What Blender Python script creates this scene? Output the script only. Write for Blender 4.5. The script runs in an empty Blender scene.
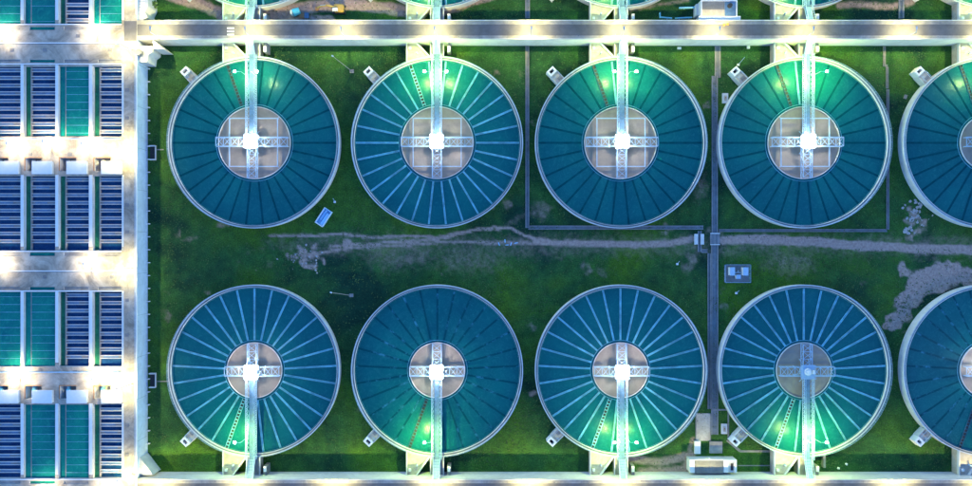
import bpy, math, random
import numpy as np
from math import radians as R, sin, cos, pi
random.seed(7)
sc = bpy.context.scene
COL = sc.collection

# ------------------------------------------------------------------ camera, sky, sun, exposure
CAMZ = 194.0
G = 0.3                                  # metres per photo pixel on the ground
cam_d = bpy.data.cameras.new('camera'); cam = bpy.data.objects.new('camera', cam_d); COL.objects.link(cam)
cam.location = (0, 0, CAMZ); cam.rotation_euler = (0, 0, 0)
cam_d.sensor_width = 36; cam_d.angle = 2 * math.atan(486 * G / CAMZ)
cam_d.clip_start = 1; cam_d.clip_end = 6000
sc.camera = cam

world = bpy.data.worlds.new('World'); sc.world = world; world.use_nodes = True
wn = world.node_tree; wn.nodes.clear()
SUN_EL, SUN_ROT = R(2.5), R(300)
sky = wn.nodes.new('ShaderNodeTexSky'); sky.sky_type = 'NISHITA'; sky.sun_disc = False
sky.sun_elevation = SUN_EL; sky.sun_rotation = SUN_ROT; sky.ozone_density = 3.0; sky.air_density = 1.0; sky.dust_density = 0.3
bg = wn.nodes.new('ShaderNodeBackground'); bg.inputs['Strength'].default_value = 0.15
wo = wn.nodes.new('ShaderNodeOutputWorld')
tint = wn.nodes.new('ShaderNodeMixRGB'); tint.blend_type = 'MULTIPLY'; tint.inputs[0].default_value = 1; tint.inputs[2].default_value = (.78, 1.0, 1.32, 1)
wn.links.new(sky.outputs[0], tint.inputs[1]); wn.links.new(tint.outputs[0], bg.inputs[0]); wn.links.new(bg.outputs[0], wo.inputs[0])

sun_d = bpy.data.lights.new('sun', 'SUN'); sun_d.energy = 0.06; sun_d.angle = R(12); sun_d.color = (1.0, .85, .72)
sun = bpy.data.objects.new('sun', sun_d); COL.objects.link(sun)
sun.rotation_euler = (R(62), 0, R(60))
sc.view_settings.view_transform = 'Standard'; sc.view_settings.look = 'None'
sc.view_settings.exposure = 3.2; sc.view_settings.gamma = 1.0
sc.view_settings.use_curve_mapping = False
PW = 1.0                                 # common factor of all lamp powers
WARM = (1.0, .86, .30); NEUT = (1.0, .68, .28)

def P(px, py, z=0.0):                    # photo position of a point of known height -> metres
    k = G * (CAMZ - z) / CAMZ
    return ((px - 486) * k, (243 - py) * k)

# ------------------------------------------------------------------ materials
def mat(name, col, rough=.8, var=.15, scale=.6, bump=0.0, bscale=3.0, metal=0.0, col2=None, stain=0.0, spec=.5, emit=None, estr=0):
    m = bpy.data.materials.new(name); m.use_nodes = True
    nt = m.node_tree; b = nt.nodes['Principled BSDF']
    b.inputs['Roughness'].default_value = rough; b.inputs['Metallic'].default_value = metal
    b.inputs['Specular IOR Level'].default_value = spec
    if emit:
        b.inputs['Base Color'].default_value = (*col, 1)
        b.inputs['Emission Color'].default_value = (*emit, 1); b.inputs['Emission Strength'].default_value = estr
        return m
    geo = nt.nodes.new('ShaderNodeNewGeometry')
    n = nt.nodes.new('ShaderNodeTexNoise'); n.inputs['Scale'].default_value = scale; n.inputs['Detail'].default_value = 6; n.inputs['Roughness'].default_value = .65
    nt.links.new(geo.outputs['Position'], n.inputs['Vector'])
    r = nt.nodes.new('ShaderNodeValToRGB'); r.color_ramp.elements[0].position = .3; r.color_ramp.elements[1].position = .7
    c1 = tuple(c * (1 - var) for c in col) if col2 is None else col2
    c2 = tuple(min(1, c * (1 + var)) for c in col) if col2 is None else col
    r.color_ramp.elements[0].color = (*c1, 1); r.color_ramp.elements[1].color = (*c2, 1)
    nt.links.new(n.outputs['Fac'], r.inputs['Fac'])
    out = r.outputs['Color']
    if stain:
        n2 = nt.nodes.new('ShaderNodeTexNoise'); n2.inputs['Scale'].default_value = .13; n2.inputs['Detail'].default_value = 8; n2.inputs['Roughness'].default_value = .7; n2.inputs['Distortion'].default_value = 1.2
        nt.links.new(geo.outputs['Position'], n2.inputs['Vector'])
        r2 = nt.nodes.new('ShaderNodeValToRGB'); r2.color_ramp.elements[0].position = .35; r2.color_ramp.elements[1].position = .62
        s = 1 - stain
        r2.color_ramp.elements[0].color = (s, s * .98, s * .95, 1); r2.color_ramp.elements[1].color = (1, 1, 1, 1)
        nt.links.new(n2.outputs['Fac'], r2.inputs['Fac'])
        mx = nt.nodes.new('ShaderNodeMixRGB'); mx.blend_type = 'MULTIPLY'; mx.inputs[0].default_value = 1
        nt.links.new(out, mx.inputs[1]); nt.links.new(r2.outputs['Color'], mx.inputs[2]); out = mx.outputs[0]
    nt.links.new(out, b.inputs['Base Color'])
    if bump:
        nb = nt.nodes.new('ShaderNodeTexNoise'); nb.inputs['Scale'].default_value = bscale; nb.inputs['Detail'].default_value = 4
        nt.links.new(geo.outputs['Position'], nb.inputs['Vector'])
        bp = nt.nodes.new('ShaderNodeBump'); bp.inputs['Strength'].default_value = bump; bp.inputs['Distance'].default_value = .15
        nt.links.new(nb.outputs['Fac'], bp.inputs['Height']); nt.links.new(bp.outputs['Normal'], b.inputs['Normal'])
    return m

M = {}
M['concrete'] = mat('pale_concrete', (.27, .26, .25), .85, .18, .7, .15, 4, stain=.35)
M['wall'] = mat('painted_wall_concrete', (.52, .52, .53), .8, .07, .9, .1, 3, stain=.18)
M['sidewall'] = mat('blue_grey_wall_paint', (.36, .46, .62), .8, .07, .9, .1, 3, stain=.2)
M['deck'] = mat('deck_concrete', (.40, .35, .29), .85, .2, .45, .15, 5, stain=.55)
M['rimwalk'] = mat('rim_walkway', (.17, .19, .20), .85, .2, .8, .1, 4, stain=.4)
M['asphalt'] = mat('road_surface', (.09, .088, .11), .85, .16, .5, .1, 5, stain=.25)
M['flume'] = mat('flume_concrete', (.42, .37, .32), .85, .18, .8, .1, 3, stain=.3)
M['steel'] = mat('pale_painted_steel', (.27, .39, .53), .55, .08, 1.5)
M['deckplate'] = mat('bridge_deck_plate', (.085, .17, .29), .7, .25, 1.2, stain=.2)
M['launder'] = mat('launder_steel', (.14, .43, .54), .5, .3, .5, stain=.45)
M['launder_wet'] = mat('algae_covered_steel', (.001, .050, .066), .8, .25, .6, spec=.03)
M['launder_foam'] = mat('algae_and_foam_steel', (.03, .17, .24), .6, .3, .35, spec=.05, col2=(.001, .052, .070))
for e_, p_ in zip(M['launder_foam'].node_tree.nodes['Color Ramp'].color_ramp.elements, (.52, .68)): e_.position = p_
M['ladder'] = mat('dull_blue_grey_steel', (.03, .09, .13), .8, .3, .8, spec=.05)
M['dark'] = mat('dark_opening', (.02, .02, .025), .8, .2, 1)
M['white'] = mat('white_paint', (.60, .60, .60), .6, .05, 1)
M['greyroof'] = mat('grey_roof_sheet', (.17, .17, .18), .7, .2, .8, stain=.35)
M['yellow'] = mat('yellow_machine_paint', (.42, .27, .06), .5, .1, 1.5)
M['rubber'] = mat('black_rubber', (.03, .03, .03), .9, .2, 3)
M['glass'] = mat('dark_cab_glass', (.03, .04, .05), .1, .1, 1)
M['teal_paint'] = mat('turquoise_paint', (.10, .50, .58), .45, .08, 1)
M['blue_paint'] = mat('pale_blue_paint', (.35, .55, .75), .5, .12, 1.2)
M['bluepipe'] = mat('blue_pipe_paint', (.15, .42, .55), .5, .1, 1.2)
M['orange'] = mat('orange_plastic', (.8, .22, .03), .6, .05, 1)
M['rust'] = mat('rusty_brown_steel', (.30, .15, .07), .8, .3, 1.5)
M['ditch'] = mat('ditch_wet_concrete', (.13, .15, .17), .6, .25, .7, stain=.3)
M['kerb'] = mat('ditch_kerb_concrete', (.20, .20, .21), .85, .2, .8, stain=.3)
M['rock'] = mat('pale_rubble', (.33, .29, .28), .9, .25, 1.5, .4, 3)
M['leaf'] = mat('hedge_leaves', (.06, .13, .03), .7, .4, 1.5)
M['bark'] = mat('bark', (.12, .09, .06), .9, .3, 3)
M['well'] = mat('turbid_well_water', (.27, .215, .175), .35, .16, .25, .12, 1.5, stain=.2)
M['lens'] = mat('lamp_lens', (1, 1, 1), emit=(1, .93, .72), estr=60)
M['lenscool'] = mat('flood_lens', (1, 1, 1), emit=(.95, .97, .85), estr=60)

def water(name, col, col2, scale=.06, rough=.12, bump=.25, bscale=1.6):
    m = mat(name, col, rough, .2, scale, bump, bscale, col2=col2, spec=.12)
    nt = m.node_tree; b = nt.nodes['Principled BSDF']; old = b.inputs['Base Color'].links[0].from_socket
    geo = nt.nodes.new('ShaderNodeNewGeometry'); n = nt.nodes.new('ShaderNodeTexNoise')
    n.inputs['Scale'].default_value = .45; n.inputs['Detail'].default_value = 9; n.inputs['Roughness'].default_value = .75; n.inputs['Distortion'].default_value = 2.5
    nt.links.new(geo.outputs['Position'], n.inputs['Vector'])
    r = nt.nodes.new('ShaderNodeMapRange'); r.interpolation_type = 'SMOOTHSTEP'; r.inputs['From Min'].default_value = .45; r.inputs['From Max'].default_value = .80; r.inputs['To Max'].default_value = .8
    nt.links.new(n.outputs['Fac'], r.inputs['Value'])
    x = nt.nodes.new('ShaderNodeMixRGB'); x.inputs[2].default_value = (.02, min(1, col[1] * 1.5), min(1, col[2] * 1.4), 1)
    nt.links.new(r.outputs[0], x.inputs[0]); nt.links.new(old, x.inputs[1]); nt.links.new(x.outputs[0], b.inputs['Base Color'])
    return m
M['water'] = water('clarifier_water', (.002, .098, .110), (.001, .064, .086), .09, .3)
M['water_teal'] = water('filter_water_teal', (.006, .19, .14), (.003, .10, .11), .12)
M['water_blue'] = water('filter_water_low', (.006, .05, .13), (.006, .02, .07), .4)
M['water_gul'] = water('gullet_water', (.02, .16, .08), (.008, .06, .05), .25)

# ------------------------------------------------------------------ mesh builder
class MB:
    def __init__(s): s.v = []; s.f = []; s.m = []; s.mats = []; s.cur = 0; s.smooth = []
    def use(s, m):
        if m not in s.mats: s.mats.append(m)
        s.cur = s.mats.index(m); return s
    def add(s, vs, fs, sm=False):
        o = len(s.v); s.v += [tuple(v) for v in vs]
        for f in fs: s.f.append([i + o for i in f]); s.m.append(s.cur); s.smooth.append(sm)
    def box(s, x0, x1, y0, y1, z0, z1):
        if x0 > x1: x0, x1 = x1, x0
        if y0 > y1: y0, y1 = y1, y0
        s.add([(x0,y0,z0),(x1,y0,z0),(x1,y1,z0),(x0,y1,z0),(x0,y0,z1),(x1,y0,z1),(x1,y1,z1),(x0,y1,z1)],
              [(3,2,1,0),(4,5,6,7),(0,1,5,4),(1,2,6,5),(2,3,7,6),(3,0,4,7)]); return s
    def bar(s, p, q, w=.1, h=None):
        h = h or w
        p = np.array(p, float); q = np.array(q, float); d = q - p; L = np.linalg.norm(d)
        if L < 1e-6: return s
        d /= L; up = np.array([0, 0, 1.0])
        if abs(d[2]) > .95: up = np.array([1.0, 0, 0])
        a = np.cross(d, up); a /= np.linalg.norm(a); b = np.cross(a, d)
        a *= w / 2; b *= h / 2
        vs = [p - a - b, p + a - b, p + a + b, p - a + b, q - a - b, q + a - b, q + a + b, q - a + b]
        s.add(vs, [(3,2,1,0),(4,5,6,7),(0,1,5,4),(1,2,6,5),(2,3,7,6),(3,0,4,7)]); return s
    def cyl(s, p, q, r, r2=None, n=12):
        r2 = r if r2 is None else r2
        p = np.array(p, float); q = np.array(q, float); d = q - p; d /= np.linalg.norm(d)
        up = np.array([0, 0, 1.0]) if abs(d[2]) < .95 else np.array([1.0, 0, 0])
        a = np.cross(d, up); a /= np.linalg.norm(a); b = np.cross(d, a)
        vs = []
        for c, rr in ((p, r), (q, r2)):
            for i in range(n):
                t = 2 * pi * i / n; vs.append(c + rr * (cos(t) * a + sin(t) * b))
        fs = [(i, (i + 1) % n, n + (i + 1) % n, n + i) for i in range(n)]
        s.add(vs, fs, True); s.add(vs, [tuple(range(n))[::-1], tuple(range(n, 2 * n))]); return s
    def prism(s, pts, z0, z1):
        n = len(pts); vs = [(x, y, z0) for x, y in pts] + [(x, y, z1) for x, y in pts]
        s.add(vs, [tuple(range(n))[::-1], tuple(range(n, 2 * n))] + [(i, (i + 1) % n, n + (i + 1) % n, n + i) for i in range(n)]); return s
    def lathe(s, prof, n=128, a0=0, a1=2 * pi, closed=True):
        # prof: closed ring of (r, z)
        k = len(prof); vs = []; full = abs(a1 - a0 - 2 * pi) < 1e-6; m = n if full else n + 1
        for i in range(m):
            t = a0 + (a1 - a0) * i / n
            for r, z in prof: vs.append((r * cos(t), r * sin(t), z))
        fs = []
        for i in range(n):
            j = (i + 1) % m
            for q in range(k if closed else k - 1):
                w = (q + 1) % k; fs.append((i * k + q, j * k + q, j * k + w, i * k + w))
        s.add(vs, fs); return s
    def disc(s, r, z, n=96, cx=0, cy=0):
        s.add([(cx + r * cos(2 * pi * i / n), cy + r * sin(2 * pi * i / n), z) for i in range(n)], [tuple(range(n))]); return s
    def tf(s, rot=0, off=(0, 0, 0), my=1, mx=1):
        c, n = cos(rot), sin(rot)
        s.v = [(mx * (x * c - y * n) + off[0], my * (x * n + y * c) + off[1], z + off[2]) for x, y, z in s.v]
        if mx * my < 0: s.f = [f[::-1] for f in s.f]
        return s
    def mesh(s, name):
        me = bpy.data.meshes.new(name); me.from_pydata(s.v, [], s.f); me.update()
        for m in s.mats: me.materials.append(M[m])
        me.polygons.foreach_set('material_index', s.m); me.polygons.foreach_set('use_smooth', s.smooth)
        return me
    def build(s, name, parent=None, loc=None):
        return place(name, s.mesh(name), parent, loc)

def place(name, me, parent=None, loc=None, rz=0):
    o = bpy.data.objects.new(name, me); COL.objects.link(o)
    if parent: o.parent = parent
    if loc: o.location = loc
    if rz: o.rotation_euler = (0, 0, rz)
    return o
def tag(o, label=None, cat=None, group=None, kind=None):
    if label: o['label'] = label
    if cat: o['category'] = cat
    if group: o['group'] = group
    if kind: o['kind'] = kind
    return o
def thing(name, label, cat, loc=(0, 0, 0), rz=0, group=None):
    o = bpy.data.objects.new(name, None); COL.objects.link(o); o.location = loc; o.rotation_euler = (0, 0, rz)
    o.empty_display_size = .5
    return tag(o, label, cat, group)
_ld = {}
def light(parent, loc, power, col=WARM, rad=.2, spot=None):
    key = (round(power, 2), col, rad, spot)
    if key not in _ld:
        d = bpy.data.lights.new('lamp_light', 'SPOT' if spot else 'POINT'); d.energy = power * PW; d.color = col; d.shadow_soft_size = rad
        if spot: d.spot_size = R(spot); d.spot_blend = .75
        _ld[key] = d
    o = bpy.data.objects.new('lamp_light', _ld[key]); COL.objects.link(o); o.parent = parent; o.location = loc
    return o
CACHE = {}
def cached(key, fn, name):
    if key not in CACHE: CACHE[key] = fn().mesh(name)
    return CACHE[key]
TX = ['leftmost', 'second from left', 'middle', 'second from right', 'rightmost']

# ------------------------------------------------------------------ ground with worn soil
def seg_dist(X, Y, pts):
    d = np.full(X.shape, 1e9)
    for (ax, ay), (bx, by) in zip(pts[:-1], pts[1:]):
        vx, vy = bx - ax, by - ay; L = vx * vx + vy * vy
        t = np.clip(((X - ax) * vx + (Y - ay) * vy) / L, 0, 1)
        d = np.minimum(d, np.hypot(X - ax - t * vx, Y - ay - t * vy))
    return d
def make_ground():
    x0, x1, y0, y1 = -60, 1040, -60, 560          # in photo pixels at z = 0
    st = 2.0
    xs = np.arange(x0, x1 + st, st); ys = np.arange(y0, y1 + st, st)
    X, Y = np.meshgrid(xs, ys)
    X0, Y0 = X, Y
    rw = np.random.RandomState(11); wx = np.zeros(X.shape); wy = np.zeros(X.shape)
    for wl, am in ((60, 1.6), (30, 1.5), (16, 1.6), (9, 1.3)):
        for _ in range(5):
            a = rw.uniform(0, 6.28); ph = rw.uniform(0, 6.28); kx, ky = 6.28 / wl * cos(a), 6.28 / wl * sin(a)
            wx += am * .6 * np.sin(kx * X + ky * Y + ph); wy += am * .45 * np.sin(kx * X + ky * Y + ph * 2.3 + 1)
    X = X + wx; Y = Y + wy * .6
    soil = np.zeros(X.shape)
    def paint(d, w, amt, soft=2.0):
        nonlocal soil
        soil = np.maximum(soil, amt * np.clip(1 - (d - w) / soft, 0, 1))
    def line(pts, w, amt, soft=2.0): paint(seg_dist(X0 + wx * .25, Y0 + wy * .2, pts), w, amt, soft)
    # right, well worn part of the track
    line([(722, 240), (780, 240), (830, 243), (880, 247), (930, 249), (1040, 252)], 3.4, .95, 3)
    line([(535, 241), (560, 243), (600, 243.5), (640, 245), (670, 243), (694, 239)], 2.0, .85, 3.5)
    # double ruts to the left
    line([(270, 236), (330, 235), (390, 237), (440, 236), (470, 231), (495, 226.5), (512, 228), (530, 238), (545, 242)], .6, .85, 2.2)
    line([(330, 247), (380, 243), (430, 240), (452, 236), (478, 229), (500, 229)], .6, .85, 2.2)
    line([(300, 256), (360, 247), (420, 244), (450, 242), (490, 243), (540, 243)], .8, .75, 3)
    line([(440, 243), (500, 239), (536, 241)], .3, .5, 2)
    line([(505, 227), (517, 219), (530, 214)], 1.5, .42, 8)
    # diffuse worn zone through the middle
    paint(np.abs(Y - 246) + np.maximum(0, 300 - X) * .25, 6, .42, 26)
    paint(np.hypot((X - 400) / 2.2, Y - 252), 10, .47, 30)
    paint(np.hypot((X - 470) / 2.5, Y - 258), 8, .46, 28)
    paint(np.hypot((X - 790) / 1.8, Y - 262), 6, .48, 28)
    paint(np.hypot((X - 690), (Y - 262) / 2.0), 3, .52, 16)
    paint(np.hypot((X - 190), (Y - 238) / .3), 4, .5, 18)
    paint(np.hypot((X - 540) / 1.2, (Y - 212)), 4, .52, 18)
    paint(np.hypot((X - 700) / 1.0, (Y - 190) / 2), 2, .5, 14)
    # stony bare patch at left
    for cx, cy, r in [(307, 262, 7), (300, 252, 4), (316, 255, 5), (294, 258, 3), (312, 266, 4), (324, 262, 3), (297, 247, 3), (285, 257, 2), (315, 246, 3), (345, 245, 4)]:
        paint(np.hypot(X - cx, (Y - cy) * 1.2), r * .7, .85, 4)
    # bare soil at right
    for cx, cy, r in [(938, 276, 15), (922, 283, 13), (911, 297, 11), (903, 311, 10), (894, 322, 8), (905, 269, 5), (953, 275, 12), (972, 276, 9), (990, 278, 11)]:
        paint(np.hypot(X - cx, Y - cy), r * .95, .95, 5)
    for cx, cy, r in [(908, 208, 4), (914, 214, 6), (920, 222, 5), (906, 222, 3), (910, 236, 4), (916, 230, 4)]:
        paint(np.hypot(X - cx, Y - cy), r * .6, .7, 5)
    # sandy strips above the road
    line([(170, -6), (200, 4), (222, 14), (250, 22)], 4, .85, 6)
    line([(262, 13), (300, 8), (340, 4), (372, 6), (410, 12)], 4, .85, 5)
    line([(440, 12), (475, 3), (500, -6)], 2, .8, 4)
    line([(840, 6), (862, 4), (892, 7), (912, 2)], 1.5, .7, 6)
    line([(625, 11), (650, 6), (690, 0)], .5, .6, 5)
    line([(270, 19), (330, 20)], 4, .75, 3)
    # bare soil by the little house at the bottom
    line([(630, 459), (662, 462), (690, 456), (686, 470), (640, 472)], 2, .85, 6)
    line([(692, 440), (690, 452)], 1, .7, 5)
    # bank of trodden earth around the tanks
    rng = np.random.RandomState(3)
    for i in range(150):
        cx, cy = rng.uniform(150, 980), rng.uniform(60, 440); r = rng.uniform(2, 9)
        paint(np.hypot(X - cx, (Y - cy) * rng.uniform(.7, 1.4)), r * .3, rng.uniform(.3, .62), r)
    n, m = len(ys), len(xs)
    WX = (X0 - 486) * G; WY = (243 - Y0) * G
    rr = np.random.RandomState(5)
    Z = rr.uniform(-.03, .03, X.shape)
    vs = np.stack([WX, WY, Z], -1).reshape(-1, 3)
    idx = np.arange(n * m).reshape(n, m)
    f = np.stack([idx[:-1, :-1], idx[1:, :-1], idx[1:, 1:], idx[:-1, 1:]], -1).reshape(-1, 4)
    # skirt out to the horizon
    bx0, bx1, by0, by1 = WX.min(), WX.max(), WY.min(), WY.max(); FAR = 2500
    o = len(vs)
    ext = np.array([(bx0,by0,0),(bx1,by0,0),(bx1,by1,0),(bx0,by1,0),(-FAR,-FAR,0),(FAR,-FAR,0),(FAR,FAR,0),(-FAR,FAR,0)], float)
    vs = np.vstack([vs, ext])
    f = np.vstack([f, np.array([(0,4,5,1),(1,5,6,2),(2,6,7,3),(3,7,4,0)]) + o])
    me = bpy.data.meshes.new('ground'); me.from_pydata(vs.tolist(), [], f.tolist()); me.update()
    at = me.attributes.new('soil', 'FLOAT', 'POINT')
    at.data.foreach_set('value', np.concatenate([soil.reshape(-1), np.zeros(8)]).astype(np.float32))
    m_ = bpy.data.materials.new('grass_and_soil'); m_.use_nodes = True; nt = m_.node_tree; b = nt.nodes['Principled BSDF']
    b.inputs['Roughness'].default_value = .95; b.inputs['Specular IOR Level'].default_value = .15
    L = nt.links.new
    geo = nt.nodes.new('ShaderNodeNewGeometry')
    def noise(sc_, det=6, rough=.6, dist=0):
        n_ = nt.nodes.new('ShaderNodeTexNoise'); n_.inputs['Scale'].default_value = sc_; n_.inputs['Detail'].default_value = det
        n_.inputs['Roughness'].default_value = rough; n_.inputs['Distortion'].default_value = dist
        L(geo.outputs['Position'], n_.inputs['Vector']); return n_.outputs['Fac']
    def ramp(inp, stops):
        r = nt.nodes.new('ShaderNodeValToRGB'); e = r.color_ramp.elements
        e[0].position, e[1].position = stops[0][0], stops[-1][0]
        e[0].color = (*stops[0][1], 1); e[1].color = (*stops[-1][1], 1)
        for p, c in stops[1:-1]:
            k = e.new(p); k.color = (*c, 1)
        L(inp, r.inputs['Fac']); return r.outputs['Color']
    def mix(fac, a, c, mode='MIX'):
        x = nt.nodes.new('ShaderNodeMixRGB'); x.blend_type = mode
        if isinstance(fac, (int, float)): x.inputs[0].default_value = fac
        else: L(fac, x.inputs[0])
        L(a, x.inputs[1]); L(c, x.inputs[2]); return x.outputs[0]
    big = ramp(noise(.035, 5, .6, .5), [(.38, (.007, .038, .022)), (.5, (.024, .088, .024)), (.68, (.052, .125, .012))])
    mid = ramp(noise(.35, 6, .7), [(.3, (.60, .62, .66)), (.7, (1.35, 1.3, 1.2))])
    fine = ramp(noise(2.6, 4, .75), [(.32, (.42, .45, .5)), (.7, (1.65, 1.55, 1.4))])
    grass = mix(1, mix(1, big, mid, 'MULTIPLY'), fine, 'MULTIPLY')
    sfine = ramp(noise(1.2, 6, .7), [(.3, (.23, .15, .125)), (.7, (.46, .32, .265))])
    atn = nt.nodes.new('ShaderNodeAttribute'); atn.attribute_name = 'soil'
    ma = nt.nodes.new('ShaderNodeMath'); ma.operation = 'MULTIPLY_ADD'
    L(noise(.5, 8, .75), ma.inputs[0]); ma.inputs[1].default_value = .75; L(atn.outputs['Fac'], ma.inputs[2])
    mask = ramp(ma.outputs[0], [(.82, (0, 0, 0)), (1.0, (.25, .25, .25)), (1.0, (.25,.25,.25))])
    mr = nt.nodes.new('ShaderNodeMapRange'); mr.interpolation_type = 'SMOOTHSTEP'
    mr.inputs['From Min'].default_value = .63; mr.inputs['From Max'].default_value = 1.25
    L(ma.outputs[0], mr.inputs['Value'])
    L(mix(mr.outputs[0], grass, sfine), b.inputs['Base Color'])
    bp = nt.nodes.new('ShaderNodeBump'); bp.inputs['Strength'].default_value = .6; bp.inputs['Distance'].default_value = .25
    L(noise(3.2, 5, .7), bp.inputs['Height']); L(bp.outputs['Normal'], b.inputs['Normal'])
    me.materials.append(m_)
    tag(place('ground', me), kind='structure')
make_ground()

# ------------------------------------------------------------------ street lamps
def lamp_mesh(H, arm):
    mb = MB().use('steel'); mb.cyl((0, 0, 0), (0, 0, H), .11, .07, 8).box(-.2, .2, -.2, .2, 0, .25)
    mb.bar((0, 0, H), (arm, 0, H + .15), .08); return mb
def head_mesh():
    mb = MB().use('steel'); mb.prism([(-.45, -.17), (.35, -.2), (.45, 0), (.35, .2), (-.45, .17)], 0, .12); return mb
def lens_mesh():
    return MB().use('lens').box(-.35, .35, -.13, .13, -.04, 0)
def street_lamp(x, y, z, ang, power, label, H=5.4, arm=1.0, group='street lamps on the raised decks', col=WARM, cone=160):
    t = thing('street_lamp', label, 'lamp', (x, y, z), ang, group)
    place('pole', cached(('pole', H, arm), lambda: lamp_mesh(H, arm), 'pole'), t)
    h = place('lamp_head', cached('head', head_mesh, 'lamp_head'), t, (arm + .3, 0, H + .1))
    place('lens', cached('lens', lens_mesh, 'lens'), h)
    light(t, (arm + .3, 0, H - .05), power, col, .25, spot=cone)
    return t

# ------------------------------------------------------------------ the raised roads
DZ = 6.0
YN, YS = P(0, 20, DZ)[1], P(0, 39.5, DZ)[1]      # top road
XL = P(137, 0, DZ)[0]                             # right edge of the filter building
XR = 185.0
def make_road(y0, y1, name, cross=True, t0=-1, t1=-1):
    r = tag(bpy.data.objects.new(name, None), kind='structure'); COL.objects.link(r)
    x0 = XL
    mb = MB().use('wall').box(x0 + .01, XR, y0, y1, 0, DZ - .12)
    mb.build('road_wall', r)
    kw = 1.25; ks = 1.15
    mb = MB().use('concrete')
    mb.box(x0 + .01, XR, y0, y0 + ks, DZ - .12, DZ); mb.box(x0 + .01, XR, y1 - kw, y1, DZ - .12, DZ)
    mb.build('pavement', r)
    mb = MB().use('asphalt').box(x0 + .01, XR, y0 + ks, y1 - kw, DZ - .12, DZ - .05); mb.build('road_surface', r)
    mb = MB().use('wall')
    for yy in (y0 + .12, y1 - .12): mb.box(x0 + 8, XR, yy - .09, yy + .09, DZ, DZ + .22)
    mb.use('deck')
    for yy in (y0 + 1.0, y1 - 1.0): mb.box(x0 + 1, XR, yy - .03, yy + .03, DZ, DZ + .012)
    for i in range(38):                           # expansion joints
        xx = x0 + 4 + i * 7.4
        for a, b_ in ((y0 + .25, y0 + ks), (y1 - kw, y1 - .25)):
            mb.use('ditch').box(xx, xx + .07, a, b_, DZ, DZ + .01)
    mb.build('kerb', r)
    return r
r1 = make_road(YS, YN, 'road')
mb = MB().use('white')
for k in range(3):
    a = P(227, 27.4 + k * 3.2, DZ); b = P(234, 28.9 + k * 3.2, DZ); mb.box(a[0], b[0], b[1], a[1], DZ - .05, DZ - .04)
mb.build('crossing_marks', r1)
YB1 = P(0, 479, DZ)[1]; YB0 = YB1 - 8.6
r2 = make_road(YB0, YB1, 'road')
# small debris and gratings on the pavements
mb = MB().use('ditch')
for i in range(70):
    xx = random.uniform(XL + 8, 146); yy = random.choice([random.uniform(YN - 1.5, YN - .4), random.uniform(YS + .4, YS + 1.4), random.uniform(YB1 - 1.5, YB1 - .4)])
    w = random.uniform(.15, .5); mb.box(xx, xx + w, yy, yy + .2, DZ, DZ + random.uniform(.02, .08))
mb.build('drain_grates', r1)

RLAMPS = [(160, 0), (252, 1), (345, 0), (436, 1), (530, 0), (620, 1), (713, 0), (804, 1), (904, 0), (985, 1)]
for i, (px, j) in enumerate(RLAMPS):
    x = P(px, 0, DZ)[0]
    where = ['raised road %s bridge junction' % TX[i // 2], 'raised road'][0 if j else 1]
    lb = ('lit street lamp on the top road where the %s tank bridge meets it' % TX[min(4, i // 2)]) if j else \
         ('lit street lamp on the top road just left of the %s tank bridge' % TX[min(4, i // 2)])
    street_lamp(x, YS + .35, DZ, R(90), 1700, lb, arm=.9)
for i, (px, j) in enumerate([(160, 0), (335, 0), (436, 0), (530, 0), (620, 0), (706, 0), (800, 0), (895, 0), (985, 0), (245, 0)]):
    x = P(px, 0, DZ)[0]
    names = ['near the filter building', 'between first and second bottom tanks', 'below the second bottom tank', 'between second and third bottom tanks',
             'below the third bottom tank', 'behind the grey roofed house', 'below the fourth bottom tank', 'between fourth and fifth bottom tanks', 'below the fifth bottom tank', 'below the first bottom tank']
    street_lamp(x, YB0 + 2.9, DZ, R(90), 3000, 'lit street lamp on the bottom road ' + names[i], arm=.9)

# ------------------------------------------------------------------ clarifier tanks
RO = 25.3; RIMZ = 2.7; WZ = 2.05; BZ = 4.4
def m_wall():
    mb = MB().use('wall')
    mb.lathe([(RO - .6, 0), (RO, 0), (RO, RIMZ - .25), (RO + .1, RIMZ - .25), (RO + .1, RIMZ + .12), (RO - .16, RIMZ + .12), (RO - .16, RIMZ), (RO - .6, RIMZ), (RO - .6, RIMZ + .1), (RO - .72, RIMZ + .1), (RO - .72, 0)], 160)
    mb.use('rimwalk').lathe([(RO - .6, RIMZ + .002), (RO - .16, RIMZ + .002), (RO - .16, RIMZ + .012), (RO - .6, RIMZ + .012)], 160)
    return mb
def m_rail():
    mb = MB().use('steel')
    for z in (.55, 1.05):
        mb.lathe([(RO - .02, RIMZ + z), (RO + .03, RIMZ + z), (RO + .03, RIMZ + z + .05), (RO - .02, RIMZ + z + .05)], 160)
    for i in range(80):
        t = 2 * pi * i / 80; c, s_ = cos(t), sin(t); mb.bar((RO * c, RO * s_, RIMZ + .1), (RO * c, RO * s_, RIMZ + 1.08), .05)
    return mb
def m_weir():
    mb = MB().use('launder')
    mb.lathe([(RO - 1.0, WZ - .3), (RO - .96, WZ - .3), (RO - .96, WZ + .10), (RO - 1.0, WZ + .10)], 160)
    return mb
def m_launder(r0, r1, matn, top):
    mb = MB().use(matn); w = .22 if matn == 'launder' else .30
    if top < WZ + .05: return mb.box(r0, r1, -w, w, WZ - .35, top + .01)
    for s_ in (-1, 1): mb.box(r0, r1, s_ * w - .05, s_ * w + .05, WZ - .35, top)
    mb.box(r0, r1, -w + .05, w - .05, WZ - .35, top - .12 if top > WZ + .05 else top - .02)
    n = int((r1 - r0) / .8)
    for i in range(n): x = r0 + (i + .5) * .8; mb.box(x, x + .12, -w + .05, w - .05, top - .05, top + .003)
    return mb
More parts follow.
